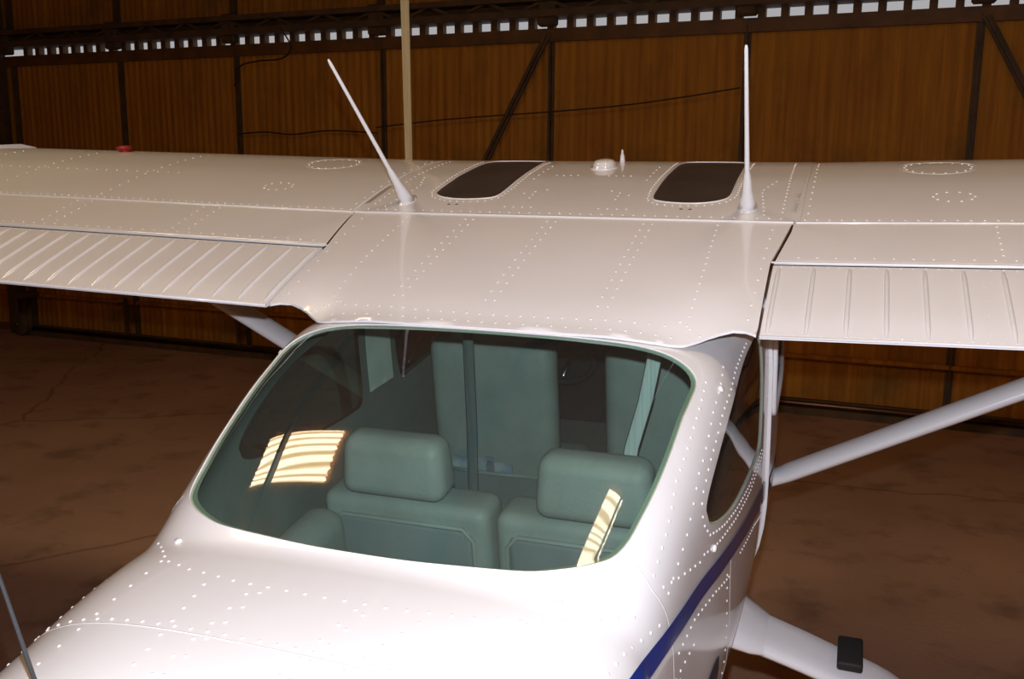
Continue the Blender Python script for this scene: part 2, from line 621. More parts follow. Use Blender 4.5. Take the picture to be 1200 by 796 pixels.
# laced roof beam above the gap: two chords, lacing and gusset plates
boxes('beam_chord', [((-12, -0.20, 3.885), (9, 0.10, 3.955))], STEEL, wall)
boxes('beam_chord', [((-12, -0.20, 4.04), (9, 0.10, 4.10))], STEEL, wall)
boxes('beam_web', [((-12, 0.02, 3.90), (9, 0.05, 4.10))], RUST, wall)
for a, b in zip(POSTS[:-1], POSTS[1:]):
    bm = bmesh.new()
    k = 6
    for j in range(k):
        x0 = a + (b - a) * j / k; x1 = a + (b - a) * (j + 1) / k
        bar(bm, (x0, -0.14, 3.93 if j % 2 else 4.06), (x1, -0.14, 4.06 if j % 2 else 3.93), 0.03, 0.02)
    from_bm('lacing', bm, STEEL, wall)
g0 = boxes('gusset', [((-0.10, -0.215, 3.80), (0.10, -0.10, 4.13))], STEEL, wall, 0.02, 1)
for i, u in enumerate(POSTS[1:-1]):
    o = g0 if i == 0 else g0.copy()
    if i: COL.objects.link(o)
    o.location = (u, 0.07, 0)

# floor track and round bottom rail
boxes('floor_track', [((-10.6, -0.22, 0.0), (9, -0.10, 0.07)), ((-10.6, -0.06, 0.0), (9, -0.01, 0.12))], STEEL, wall)
tube('bottom_rail', [(-10.5, -0.16, 0.10), (9, -0.16, 0.10)], 0.028, PIPE, wall, 12)
boxes('kick_rail', [((-12, -0.01, 0.52), (9, 0.035, 0.56))], WALLM, wall)

# bolts and drop latches on the door leaves
def latch(u):
    bm = bmesh.new()
    add_box(bm, (-0.07, -0.10, 0.30), (0.07, 0.0, 0.50), None, 0.01, 1)
    add_box(bm, (-0.02, -0.14, 0.05), (0.02, -0.10, 0.62))
    add_box(bm, (-0.10, -0.16, 0.52), (0.05, -0.12, 0.56))
    o = from_bm('drop_latch', bm, STEEL, wall)
    o.location = (u, 0, 0)
latch(-8.72); latch(-6.88)

# dark roller wheel in the left corner
bm = bmesh.new()
for s_ in (-1, 1):
    add_box(bm, (-0.035, s_ * 0.065 - 0.008, 0.13), (0.035, s_ * 0.065 + 0.008, 0.55))
add_box(bm, (-0.10, -0.08, 0.53), (0.10, 0.24, 0.60))
rw = from_bm('roller_fork', bm, STEEL, wall)
rw.location = (-10.52, -0.25, 0)
lathe('wheel', [(0.03, -0.05), (0.15, -0.05), (0.165, -0.03), (0.14, -0.015), (0.14, 0.015), (0.165, 0.03), (0.15, 0.05), (0.03, 0.05)], STEEL, rw, 24,
      Matrix.Translation((0, 0, 0.165)) @ Matrix.Rotation(pi / 2, 4, 'X'))
tube('axle', [(0, -0.09, 0.165), (0, 0.09, 0.165)], 0.02, PIPE, rw)

# side and back walls, ceiling
def plain_wall(name, x, y, rz, width, label):
    v, f = corrugated(width, CEIL_Z + 0.1, 0.25, 0.03, 4)
    o = mesh(name, v, f, WALLM, None, True)
    o.location = (x, y, 0); o.rotation_euler = (0, 0, rz)
    tag(o, label, kind='structure')
    return o
plain_wall('wall_left', -11.75, -8.4, pi / 2, 17.2, 'brown corrugated side wall of the hangar')
plain_wall('wall_right', 9.2, 8.2, -pi / 2, 17, 'brown corrugated side wall of the hangar beyond the wing')
plain_wall('wall_back', 9.4, -8.3, pi, 21.5, 'brown corrugated wall behind the tail')
ceiling = boxes('ceiling', [((-12.3, -8.5, CEIL_Z), (9.5, 9, CEIL_Z + 0.06))], WALLM)
tag(ceiling, 'dark corrugated hangar roof with translucent daylight sheets', kind='structure')

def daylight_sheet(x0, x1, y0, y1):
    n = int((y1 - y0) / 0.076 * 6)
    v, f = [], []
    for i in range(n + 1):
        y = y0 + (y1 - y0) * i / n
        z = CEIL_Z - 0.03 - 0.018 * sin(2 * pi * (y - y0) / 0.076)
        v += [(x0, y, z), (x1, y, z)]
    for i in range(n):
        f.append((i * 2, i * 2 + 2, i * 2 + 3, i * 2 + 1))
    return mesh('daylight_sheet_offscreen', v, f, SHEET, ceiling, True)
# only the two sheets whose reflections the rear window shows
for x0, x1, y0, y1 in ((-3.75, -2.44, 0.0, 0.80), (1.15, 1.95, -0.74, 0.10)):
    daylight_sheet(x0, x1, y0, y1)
for x in (-3.23, -5.6, 1.78, 4.3, -1.2):
    boxes('purlin', [((x - 0.03, -8.4, CEIL_Z - 0.18), (x + 0.03, 8.6, CEIL_Z - 0.055))], STEEL, ceiling)

# cream strap hanging in front of the wall
st_v, st_f = [], []
SN = 30
for i in range(SN + 1):
    t = i / SN
    z = 5.55 - 4.0 * t
    x = -2.80 + 0.14 * t + 0.010 * sin(5 * t)
    w = 0.043 - 0.013 * min(1, t * 1.25)
    for s, dy in ((-1, 0), (1, 0), (1, 0.006), (-1, 0.006)):
        st_v.append((x + s * w, -3.20 + dy + 0.02 * sin(4 * t), z))
for i in range(SN):
    for k in range(4):
        k2 = (k + 1) % 4
        st_f.append((i * 4 + k, i * 4 + k2, i * 4 + 4 + k2, i * 4 + 4 + k))
st_f += [(0, 1, 2, 3), (SN * 4, SN * 4 + 1, SN * 4 + 2, SN * 4 + 3)]
strap = mesh('hanging_strap', st_v, st_f, CREAM)
strap.location = WALL_LOC; strap.rotation_euler = (0, 0, WALL_ROT)
tag(strap, 'long cream webbing strap hanging down in front of the brown hangar wall', 'strap')

# loose cables pinned along the wall
def cable(pts, r, label):
    o = tube('cable', smooth_loop(pts, 6, False), r, WIRE, wall, 6)
    o['label'] = label
cable([(-4.85, -0.07, 2.80), (-4.2, -0.07, 2.86), (-3.6, -0.07, 2.90), (-2.78, -0.07, 2.94), (-2.0, -0.07, 2.99), (-1.36, -0.07, 3.06), (-0.78, -0.07, 3.14)], 0.008,
      'thin dark cable running along the brown wall behind the middle posts')
cable([(-6.8, -0.05, 2.74), (-6.4, -0.05, 2.76), (-6.0, -0.05, 2.73), (-5.5, -0.05, 2.77), (-4.85, -0.05, 2.74)], 0.010,
      'sagging dark cable on the wall panel left of the hanging strap')
cable([(-6.80, -0.08, 3.30), (-6.72, -0.08, 3.52), (-6.45, -0.08, 3.58), (-6.1, -0.08, 3.60), (-5.95, -0.10, 3.72), (-6.0, -0.22, 3.92)], 0.010,
      'dark cable looping up from a post to the roof beam')

# ================================================================== the aircraft
TILT = 0.16744
AIR = empty('airplane', (0, 0, 0))
AIR.rotation_euler = (TILT, 0, 0)
OFF = Vector((0, 2.05 * sin(TILT), 2.05 * cos(TILT)))
tag(AIR, 'white high-wing light airplane with blue stripe, tinted rear window and twin whip antennas', 'airplane')
def air(o):
    o.parent = AIR
    o.location = OFF
    return o

SS=[0,.0125,.025,.05,.075,.1,.15,.2,.25,.3,.4,.5,.6,.7,.8,.9,.95,1.]
UU=[0,.0215,.0299,.0413,.0496,.0563,.0661,.0726,.0767,.0788,.0780,.0724,.0636,.0518,.0375,.0208,.0114,0]
CH=1.604;TH=1.3027;DIH=tan(.0234)
def pchip(xs,ys):
    xs=np.array(xs,float);ys=np.array(ys,float);h=np.diff(xs);d=np.diff(ys)/h;m=np.zeros(len(xs))
    for i in range(1,len(xs)-1):
        if d[i-1]*d[i]>0:
            a=2*h[i]+h[i-1];b=h[i]+2*h[i-1];m[i]=(a+b)/(a/d[i-1]+b/d[i])
    m[0]=d[0];m[-1]=d[-1]
    def fn(x):
        x=np.clip(x,xs[0],xs[-1]);i=np.clip(np.searchsorted(xs,x)-1,0,len(xs)-2);t=(x-xs[i])/h[i]
        return (1+2*t)*(1-t)**2*ys[i]+t*(1-t)**2*h[i]*m[i]+t*t*(3-2*t)*ys[i+1]+t*t*(t-1)*h[i]*m[i+1]
    return fn
_air=pchip(SS,UU)
def wz(x,y):
    s=np.clip(1-np.asarray(y,float)/CH,0,1)
    # smooth airfoil with sqrt nose
    return TH*CH*_air(s)+np.maximum(0,np.abs(x)-.6)*DIH
# fuselage stations: y, ztop, zmid, w, zbot, n_up, n_low
ST=[(-3.2,.06,-.25,.15,-.45,2.4,2.3),
(-2.2,-.02,-.42,.34,-.68,2.8,2.3),
(-1.5,-.118,-.48,.42,-.86,3.0,2.4),
(-1.1,-.155,-.52,.480,-.95,3.8,2.5),
(-.76,-.198,-.56,.521,-1.03,5.2,2.6),
(-.718,-.2035,-.565,.523,-1.04,5.3,2.65),
(-.69,-.195,-.57,.518,-1.05,5.1,2.7),
(-.55,-.140,-.58,.527,-1.07,5.6,2.75),
(-.4,-.088,-.59,.54,-1.10,6.3,2.8),
(-.2,-.038,-.60,.562,-1.13,7.2,2.9),
(0,-.007,-.60,.575,-1.15,7.6,3.0),
(.2,-.01,-.60,.583,-1.17,7,3.0),
(.5,.0,-.60,.588,-1.18,7,3.0),
(.85,.0,-.60,.585,-1.18,7,3.0),
(1.3,.0,-.62,.56,-1.17,7,3.0),
(1.9,-.05,-.62,.51,-1.12,4,3.0),
(2.4,-.35,-.64,.45,-1.05,3,3.0)]
_st=[pchip([r[0] for r in ST],[r[i] for r in ST]) for i in range(1,7)]
CR=.022
def fus(y,a):
    """skin point: y station, a polar angle (0 top, +-pi/2 max width, +-pi bottom)"""
    y=np.asarray(y,float);a=np.asarray(a,float)
    zt,zm,w,zb,n,nl=[fn(y) for fn in _st]
    k=CR*np.clip((.35-y)/.3,0,1)
    sn=np.sin(a);cs=np.cos(a);up=cs>=0
    H=np.where(up,zt-k-zm,zm-zb);e=np.where(up,n,nl)
    r=((np.abs(sn)/w)**e+(np.abs(cs)/H)**e)**(-1/e)
    x=r*sn;z=zm+r*cs+np.where(up,k*np.clip(r*cs/H,0,1)*(1-(x/w)**2),0)
    return np.stack([x,y+0*x,z],-1)
def fusn(y,a,h=1e-3):
    p=(fus(y+h,a)-fus(y-h,a));r=(fus(y,a+h)-fus(y,a-h));n=np.cross(r,p);return n/np.linalg.norm(n,axis=-1,keepdims=True)

def fus_off(d):
    return lambda y, a: fus(y, a) + fusn(y, a) * d
def mirror_poly(poly):
    return [(p[0], -p[1]) for p in poly]
def scaled(poly, k, kv=None):
    c = np.mean(np.array(poly), axis=0)
    kv = k if kv is None else kv
    return [(c[0] + (p[0] - c[0]) * k, c[1] + (p[1] - c[1]) * kv) for p in poly]

# ---- window outlines in (station, angle)
half = [(-.042, 0), (-.042, .2), (-.041, .43), (-.047, .583), (-.066, .685), (-.105, .752), (-.179, .768), (-.247, .779), (-.387, .824), (-.488, .852),
        (-.559, .868), (-.605, .852), (-.650, .775), (-.677, .655), (-.694, .36), (-.698, 0)]
REARW = smooth_loop(half + [(y, -a) for y, a in reversed(half[1:-1])], 4)
SIDEW = smooth_loop([(-.081, .899), (-.227, .947), (-.296, .993), (-.300, 1.03), (-.262, 1.088), (-.065, 1.198), (.15, 1.262), (.33, 1.30), (.385, 1.29), (.40, 1.2),
                     (.40, 1.0), (.39, .885), (.272, .865), (.092, .87)], 4)
DOORW = smooth_loop([(.63, .88), (.9, .885), (1.2, .90), (1.30, .96), (1.33, 1.15), (1.30, 1.31), (1.2, 1.335), (.9, 1.335), (.65, 1.33), (.61, 1.25), (.60, 1.1), (.61, .93)], 4)
WINS = [REARW, SIDEW, mirror_poly(SIDEW), DOORW, mirror_poly(DOORW)]

# ---- skin
outer = [(-3.2, -pi), (-3.2, pi), (2.4, pi), (2.4, -pi)]
def densify(poly, n):
    out = []
    for i in range(len(poly)):
        a, b = np.array(poly[i]), np.array(poly[(i + 1) % len(poly)])
        out += [tuple(a + (b - a) * k / n) for k in range(n)]
    return out
skin = air(patch('fuselage', fus, densify(outer, 60), WINS, 0.026, 0.030, WHITE, AIR))
tag(skin, 'white riveted fuselage skin')
ins = [[(-.041 + (y + .041) * .985, a * .982) for y, a in REARW], scaled(SIDEW, 0.94, 0.93), mirror_poly(scaled(SIDEW, 0.94, 0.93)), scaled(DOORW, 0.95, 0.93), mirror_poly(scaled(DOORW, 0.95, 0.93))]
lin = air(patch('cabin_lining', fus_off(-0.011), densify([(-1.0, -2.9), (-1.0, 2.9), (2.2, 2.9), (2.2, -2.9)], 24), ins, 0.06, 0.05, LINING, AIR))
for y, nm in ((-3.19, 'tail_cap'), (2.39, 'nose_cap')):
    a = np.linspace(-pi, pi, 49)[:-1]
    P = fus(np.full(48, y), a)
    air(mesh(nm, list(P), [tuple(range(48))], WHITE, AIR))
a = np.linspace(-pi, pi, 49)[:-1]
air(mesh('rear_bulkhead', list((fus(np.full(48, -0.98), a) - [0, 0, -.53]) * [0.96, 1, 0.96] + [0, 0, -.53]), [tuple(range(48))], LINING, AIR))

# ---- panes and retainers
def pane(name, poly, mat, off, du, dv, label=None):
    o = air(patch(name, fus_off(off), poly, [], du, dv, mat, AIR))
    if label: tag(o, label)
    return o
pane('rear_window', scaled(REARW, 0.998, 0.998), GLASS, -0.004, 0.02, 0.02, 'green tinted wraparound rear window')
for s, nm in ((1, 'side_window'), (-1, 'side_window')):
    pane(nm, SIDEW if s > 0 else mirror_poly(SIDEW), SIDEGLASS, -0.004, 0.03, 0.03, 'tinted rear side window')
for k, poly in enumerate(WINS):
    arr = np.array(poly); ar2 = np.array(ins[k])
    A = fus(arr[:, 0], arr[:, 1]); B = fus_off(-0.011)(ar2[:, 0], ar2[:, 1])
    air(band('window_retainer', list(A), list(B), SEAL, AIR))
# dark rubber bead round the rear window
arr = np.array(REARW + REARW[:1])
P = fus_off(-0.001)(arr[:, 0], arr[:, 1])
v, f = tube_geo([tuple(p) for p in P], 0.0018, 6, False)
air(mesh('window_seal', v, f, WHITE, AIR, True))

# ---- doors
def door(s):
    poly = smooth_loop([(.585, .83), (.9, .83), (1.35, .86), (1.42, .95), (1.45, 1.3), (1.42, 1.8), (1.34, 2.2), (1.1, 2.38), (.75, 2.38), (.62, 2.25), (.585, 1.9), (.58, 1.4)], 4)
    win = DOORW
    if s < 0: poly, win = mirror_poly(poly), mirror_poly(win)
    d = air(patch('door', fus_off(0.010), poly, [win], 0.05, 0.05, WHITE, AIR))
    arr = np.array(poly)
    air(band('door_edge', list(fus_off(0.010)(arr[:, 0], arr[:, 1])), list(fus_off(-0.002)(arr[:, 0], arr[:, 1])), WHITE, AIR))
    arr = np.array(win); c = scaled(win, 1.03, 1.05); c = np.array(c)
    X = fus_off(0.013)(arr[:, 0], arr[:, 1])
    v, f = tube_geo([tuple(p) for p in X] + [tuple(X[0])], 0.008, 8, False)
    air(mesh('door_window_frame', v, f, WHITE, AIR, True))
    g = pane('door_window', win, SIDEGLASS, 0.004, 0.06, 0.06, 'clear door window')
door(1); door(-1)

# ---- painted stripes
TOPS = [(-3.0, .72), (-1.6, .92), (-1.1, 1.01), (-.761, 1.092), (-.509, 1.152), (-.263, 1.221), (.066, 1.38), (.478, 1.581), (.9, 1.80), (1.3, 1.98)]
BOTS = [(-3.0, .84), (-1.6, 1.0), (-1.1, 1.085), (-.689, 1.175), (-.485, 1.23), (-.26, 1.295), (.076, 1.463), (.597, 1.74), (.9, 1.885), (1.3, 2.06)]
def stripe(name, top, bot, off, mat, s, label):
    poly = smooth_loop(top, 5, False) + list(reversed(smooth_loop(bot, 5, False)))
    if s < 0: poly = mirror_poly(poly)
    o = air(patch(name, fus_off(off), poly, [], 0.02, 0.025, mat, AIR))
    tag(o, label)
for s in (1, -1):
    stripe('stripe', TOPS[:-2] + [(.57, 1.63)], BOTS[:-3] + [(.57, 1.725)], 0.003, BLUE, s, 'dark blue painted cheat line')
    stripe('stripe', [(.6, 1.645), (.9, 1.80), (1.3, 1.98)], [(.6, 1.74), (.9, 1.885), (1.3, 2.06)], 0.0124, BLUE, s, 'dark blue painted cheat line on the door')
    sw = smooth_loop([(-.19, 1.73), (-.225, 1.675), (-.30, 1.695), (-.45, 1.78), (-.8, 1.88), (-.8, 2.1), (-.45, 2.04), (-.23, 1.93)], 5)
    o = air(patch('stripe', fus_off(0.0024), sw if s > 0 else mirror_poly(sw), [], 0.05, 0.05, NAVY, AIR))
    tag(o, 'dark navy painted swoosh low on the fuselage side')

# ---- skin laps
ridge_jobs = [[(-1.0, -1.7), (-1.0, -.9), (-1.0, 0), (-1.0, .9), (-1.0, 1.7)],
              [(-.575, .905), (-.583, 1.0), (-.566, 1.10), (-.546, 1.27), (-.535, 1.6), (-.53, 2.0)],
              [(-.575, -.905), (-.583, -1.0), (-.566, -1.10), (-.546, -1.27), (-.535, -1.6), (-.53, -2.0)],
              [(-.085, 1.335), (-.082, 1.56), (-.05, 2.0)], [(-.085, -1.335), (-.082, -1.56), (-.05, -2.0)]]
for j in ridge_jobs:
    air(ridge('skin_lap', fus, fusn, j, 0.004, 0.0005, WHITE, AIR))

# ---- fuselage rivets
RP, RN = [], []
def row(poly, step, both=True):
    for pl in ([poly, mirror_poly(poly)] if both else [poly]):
        X, N = along(fus, fusn, pl, step)
        RP.extend(X); RN.extend(N)
row([(-.651, 1.01), (-.723, .916), (-.776, .824), (-.816, .655), (-.837, .406), (-.842, 0), (-.837, -.406), (-.816, -.655), (-.787, -.787), (-.70, -.93)], 0.036, False)
row([(-.988, -1.0), (-.988, -.6), (-.988, 0), (-.988, .6), (-.988, 1.0)], 0.030, False)
row([(-.86, -.52), (-.94, -.47), (-1.17, -.33)], 0.042)
row([(-.86, -.25), (-1.2, -.2)], 0.05)
row([(-.87, -.30), (-1.2, -.25)], 0.05)
row([(-.79, .80), (-1.2, .72)], 0.045)
row([(-.60, 1.10), (-.72, 1.05), (-.95, 1.0), (-1.2, .96)], 0.035)
row([(-.09, .775), (-.243, .815), (-.372, .862), (-.471, .93), (-.56, .98)], 0.030, False)
row([(.02, .80), (-.15, .84), (-.30, .905), (-.42, 1.0), (-.54, 1.06)], 0.034)
row([(.25, .845), (.08, .846), (-.10, .868), (-.243, .915), (-.318, .965), (-.33, 1.03), (-.29, 1.10), (-.16, 1.175), (-.03, 1.235), (.18, 1.31), (.42, 1.35)], 0.026)
row([(-.33, 1.13), (-.20, 1.195), (-.03, 1.27), (.2, 1.35), (.5, 1.40)], 0.026)
row([(-.55, 1.03), (-.36, 1.13)], 0.035)
row([(-.51, 1.30), (-.40, 1.30), (-.24, 1.36), (-.1, 1.45)], 0.028)
row([(-.53, 1.38), (-.40, 1.40)], 0.035)
row([(-.50, 1.42), (-.50, 1.9)], 0.045)
row([(-.12, 1.42), (-.10, 1.9)], 0.035)
row([(.05, 1.5), (.3, 1.62), (.5, 1.75)], 0.03)
row([(.53, 1.0), (.53, 1.35)], 0.02)
rv = air(rivets('rivets', RP, RN, AIR))
BP = [fus(-.261, 1.17), fus(-.261, -1.17), fus(-.063, .822), fus(-.063, -.822), fus(-.71, .84), fus(-.71, -.84)]
BN = [fusn(-.261, 1.17), fusn(-.261, -1.17), fusn(-.063, .822), fusn(-.063, -.822), fusn(-.71, .84), fusn(-.71, -.84)]
for p, n in zip(BP, BN):
    M = Matrix.Translation(Vector(p)) @ Vector(n).to_track_quat('Z', 'Y').to_matrix().to_4x4()
    air(lathe('bolt', [(0.008, -0.001), (0.008, 0.003), (0.006, 0.0055), (0.002, 0.006)], RIVET, AIR, 10, M))

# ================================================================== wing, roof, flaps
def Fz(x, y):
    zt, zm, w, zb, n, nl = [fn(y) for fn in _st]
    k = CR * np.clip((.35 - y) / .3, 0, 1)
    q = np.clip(np.abs(x) / w, 0, 0.985)
    return zm + (zt - k - zm) * (1 - q ** n) ** (1 / n) + k * (1 - q * q)
def wing_pt(x, y):
    x = np.asarray(x, float); y = np.asarray(y, float)
    return np.stack([x + 0 * y, y + 0 * x, wz(x, y)], -1)
def num_n(fn):
    def g(u, v, h=2e-3):
        n = np.cross(fn(u + h, v) - fn(u - h, v), fn(u, v + h) - fn(u, v - h))
        return n / np.linalg.norm(n, axis=-1, keepdims=True)
    return g
_B = pchip([0, .25, .38, .45, .5, .55, .6, .7], [0, 0, .008, .018, .019, .011, 0, 0])
def roof_pt(x, y):
    x = np.asarray(x, float); y = np.asarray(y, float)
    z = wz(x, y) + np.where(y < 0, .2 * y, 0) - _B(np.abs(x)) * np.clip(1 - y / .2, 0, 1.1) ** 1.5
    return np.stack([x, y, z + .002], -1)
roof_n = num_n(roof_pt); wing_n = num_n(wing_pt)
rh = [(.631, .545), (.612, .40), (.598, .31), (.599, .15), (.600, .03), (.598, .004), (.575, .020), (.55, .028), (.52, .022), (.498, .012), (.475, -.004), (.453, -.018),
      (.42, -.028), (.38, -.034), (.25, -.038), (0, -.039)]
ROOF = rh + [(-x, y) for x, y in reversed(rh[:-1])]
ROOF = densify(ROOF, 4)
roof = air(patch('roof_panel', roof_pt, ROOF, [], 0.02, 0.02, WHITE, AIR, flip=False))
tag(roof, 'white cabin roof skin between the flaps')
arr = np.array(ROOF); T = roof_pt(arr[:, 0], arr[:, 1]); Bt = T.copy(); Bt[:, 2] -= .006
air(band('roof_edge', list(T), list(Bt), WHITE, AIR))

# front roof panel with the two skylights
def skylight_poly(s):
    p = [(.236, .715), (.262, .690), (.32, .678), (.38, .682), (.425, .705), (.447, .745), (.449, .85), (.447, 1.10), (.44, 1.21), (.41, 1.25), (.33, 1.262), (.26, 1.25), (.238, 1.20), (.231, 1.05), (.229, .80)]
    p = smooth_loop(p, 3)
    return p if s > 0 else [(-x, y) for x, y in p]
def front_pt(x, y):
    P = wing_pt(x, y); P[..., 2] += .0022
    return P
front_n = num_n(front_pt)
FR = densify([(-.633, .548), (.633, .548), (.640, 1.0), (.64, 1.57), (-.64, 1.57), (-.640, 1.0)], 16)
fr = air(patch('roof_panel', front_pt, FR, [skylight_poly(1), skylight_poly(-1)], 0.025, 0.02, WHITE, AIR, flip=False))
tag(fr, 'white front roof skin over the wing spar')
arr = np.array(FR); T = front_pt(arr[:, 0], arr[:, 1]); Bt = T.copy(); Bt[:, 2] -= .006
air(band('roof_edge', list(T), list(Bt), WHITE, AIR))
for s in (1, -1):
    sp_ = skylight_poly(s)
    o = air(patch('skylight', lambda x, y: front_pt(x, y) - np.array([0, 0, .001]), sp_, [], 0.03, 0.03, SKYGLASS, AIR, flip=False))
    tag(o, 'dark oval skylight pane in the cabin roof')
    arr = np.array(sp_ + sp_[:1]); P = front_pt(arr[:, 0], arr[:, 1])
    v, f = tube_geo([tuple(p) for p in P], 0.0025, 6, False)
    air(mesh('skylight_rim', v, f, WHITE, AIR, True))

# raised lap along the spar line
air(ridge('skin_lap', front_pt, front_n, [(-.633, .549), (0, .549), (.633, .549)], 0.008, 0.0035, WHITE, AIR))

# wings
FLAP_Y = 0.302
def wing_side(s):
    # stations: x, chord fraction of taper
    def inner(x, y):
        return float(np.interp(y, [.30, .31, .40, .545, .56], [.606, .606, .6195, .639, .632])) if x < .62 else x
    XS = [.606, .66, 1.0, 1.5, 2.0, 2.5, 2.65, 3.2, 4.0, 5.0, 5.35]
    ss = [.5 * (1 - cos(pi * k / 40)) for k in range(41)]
    v, f = [], []
    for x in XS:
        k = 1.0 if x <= 2.65 else 1 - .30 * (x - 2.65) / 2.7
        yt = FLAP_Y + .004
        row_ = []
        for q in reversed(ss):           # lower surface, rear to nose
            y = CH * k * (1 - q) + (1 - k) * .35
            y = max(y, yt)
            qq = 1 - (y - (1 - k) * .35) / (CH * k)
            row_.append((s * inner(x, y), y, -0.055 * CH * k * sin(pi * min(1, max(0, qq)) ** .55) * .9 + max(0, x - .6) * DIH))
        for q in ss[1:]:                 # upper surface, nose to rear
            y = CH * k * (1 - q) + (1 - k) * .35
            y = max(y, yt)
            qq = min(1, max(0, 1 - (y - (1 - k) * .35) / (CH * k)))
            row_.append((s * inner(x, y), y, TH * CH * k * float(_air(qq)) + max(0, x - .6) * DIH))
        v += row_
    n = 81
    for i in range(len(XS) - 1):
        for j in range(n - 1):
            q = (i * n + j, i * n + j + 1, (i + 1) * n + j + 1, (i + 1) * n + j)
            f.append(q if s < 0 else tuple(reversed(q)))
    w = air(mesh('wing', v, f, WHITE, AIR, True))
    tag(w, 'white metal wing with rows of rivets')
    # rear skin of the wing lies under the front skin: lap at the spar line, flap-cove lap behind
    fn = lambda x, y: wing_pt(x * s, y)
    nf = num_n(wing_pt); nfn = lambda x, y: nf(x * s, y)
    ridge('skin_lap', fn, nfn, [(.64, .553), (2.62, .553)], 0.006, 0.0028, WHITE, w)
    ridge('skin_lap', fn, nfn, [(.60, .318), (2.62, .318)], 0.007, 0.0016, WHITE, w)
    ridge('skin_lap', fn, nfn, [(.648, .56), (.648, 1.45)], 0.004, 0.002, WHITE, w)
    P, N = [], []
    def wr(poly, step):
        X, n_ = along(fn, nfn, poly, step); P.extend(X); N.extend(n_)
    wr([(.66, .572), (2.6, .572)], 0.030)
    wr([(.66, .345), (2.6, .345)], 0.042)
    for x in (1.10, 1.16, 1.60, 1.66, 2.1, 2.16):
        wr([(x, .37), (x, .53)], 0.030)
    for x in (1.62, 2.12, 2.5):
        wr([(x, .60), (x - .0, 1.15)], 0.045)
    wr([(1.5, .86), (2.5, .86)], 0.045)
    wr([(.665, .62), (.665, 1.2)], 0.06)
    for k in range(18):
        a_ = 2 * pi * k / 18
        wr([(1.0 + .09 * cos(a_), 1.09 + .09 * sin(a_)), (1.0 + .091 * cos(a_), 1.09 + .09 * sin(a_))], 0.5)
    for k in range(10):
        a_ = 2 * pi * k / 10
        wr([(1.02 + .05 * cos(a_), .75 + .04 * sin(a_)), (1.021 + .05 * cos(a_), .75 + .04 * sin(a_))], 0.5)
    rivets('rivets', P, N, w)
    # round tank plate
    ridge('tank_plate_rim', fn, nfn, [(1.0 + .105 * cos(2 * pi * k / 24), 1.09 + .105 * sin(2 * pi * k / 24)) for k in range(25)], 0.003, 0.0007, WHITE, w)
    return w
WL, WR = wing_side(-1), wing_side(1)

# slim fence standing on the outer left wing
fv, ff = [], []
prof = [(1.50, .02), (1.52, .10), (1.50, .142), (1.42, .168), (1.30, .182), (1.15, .188), (.9, .178), (.9, .10), (1.3, .05)]
zoff = 2.15 * DIH - .022
for sx in (-2.80, -2.792):
    for y, z in prof: fv.append((sx, y, z + zoff))
n = len(prof)
ff = [tuple(range(n)), tuple(range(2 * n - 1, n - 1, -1))] + [(i, (i + 1) % n, n + (i + 1) % n, n + i) for i in range(n)]
o = air(mesh('wing_fence', fv, ff, WHITE, AIR)); tag(o, 'small white fence plate on the leading edge of the left wing')

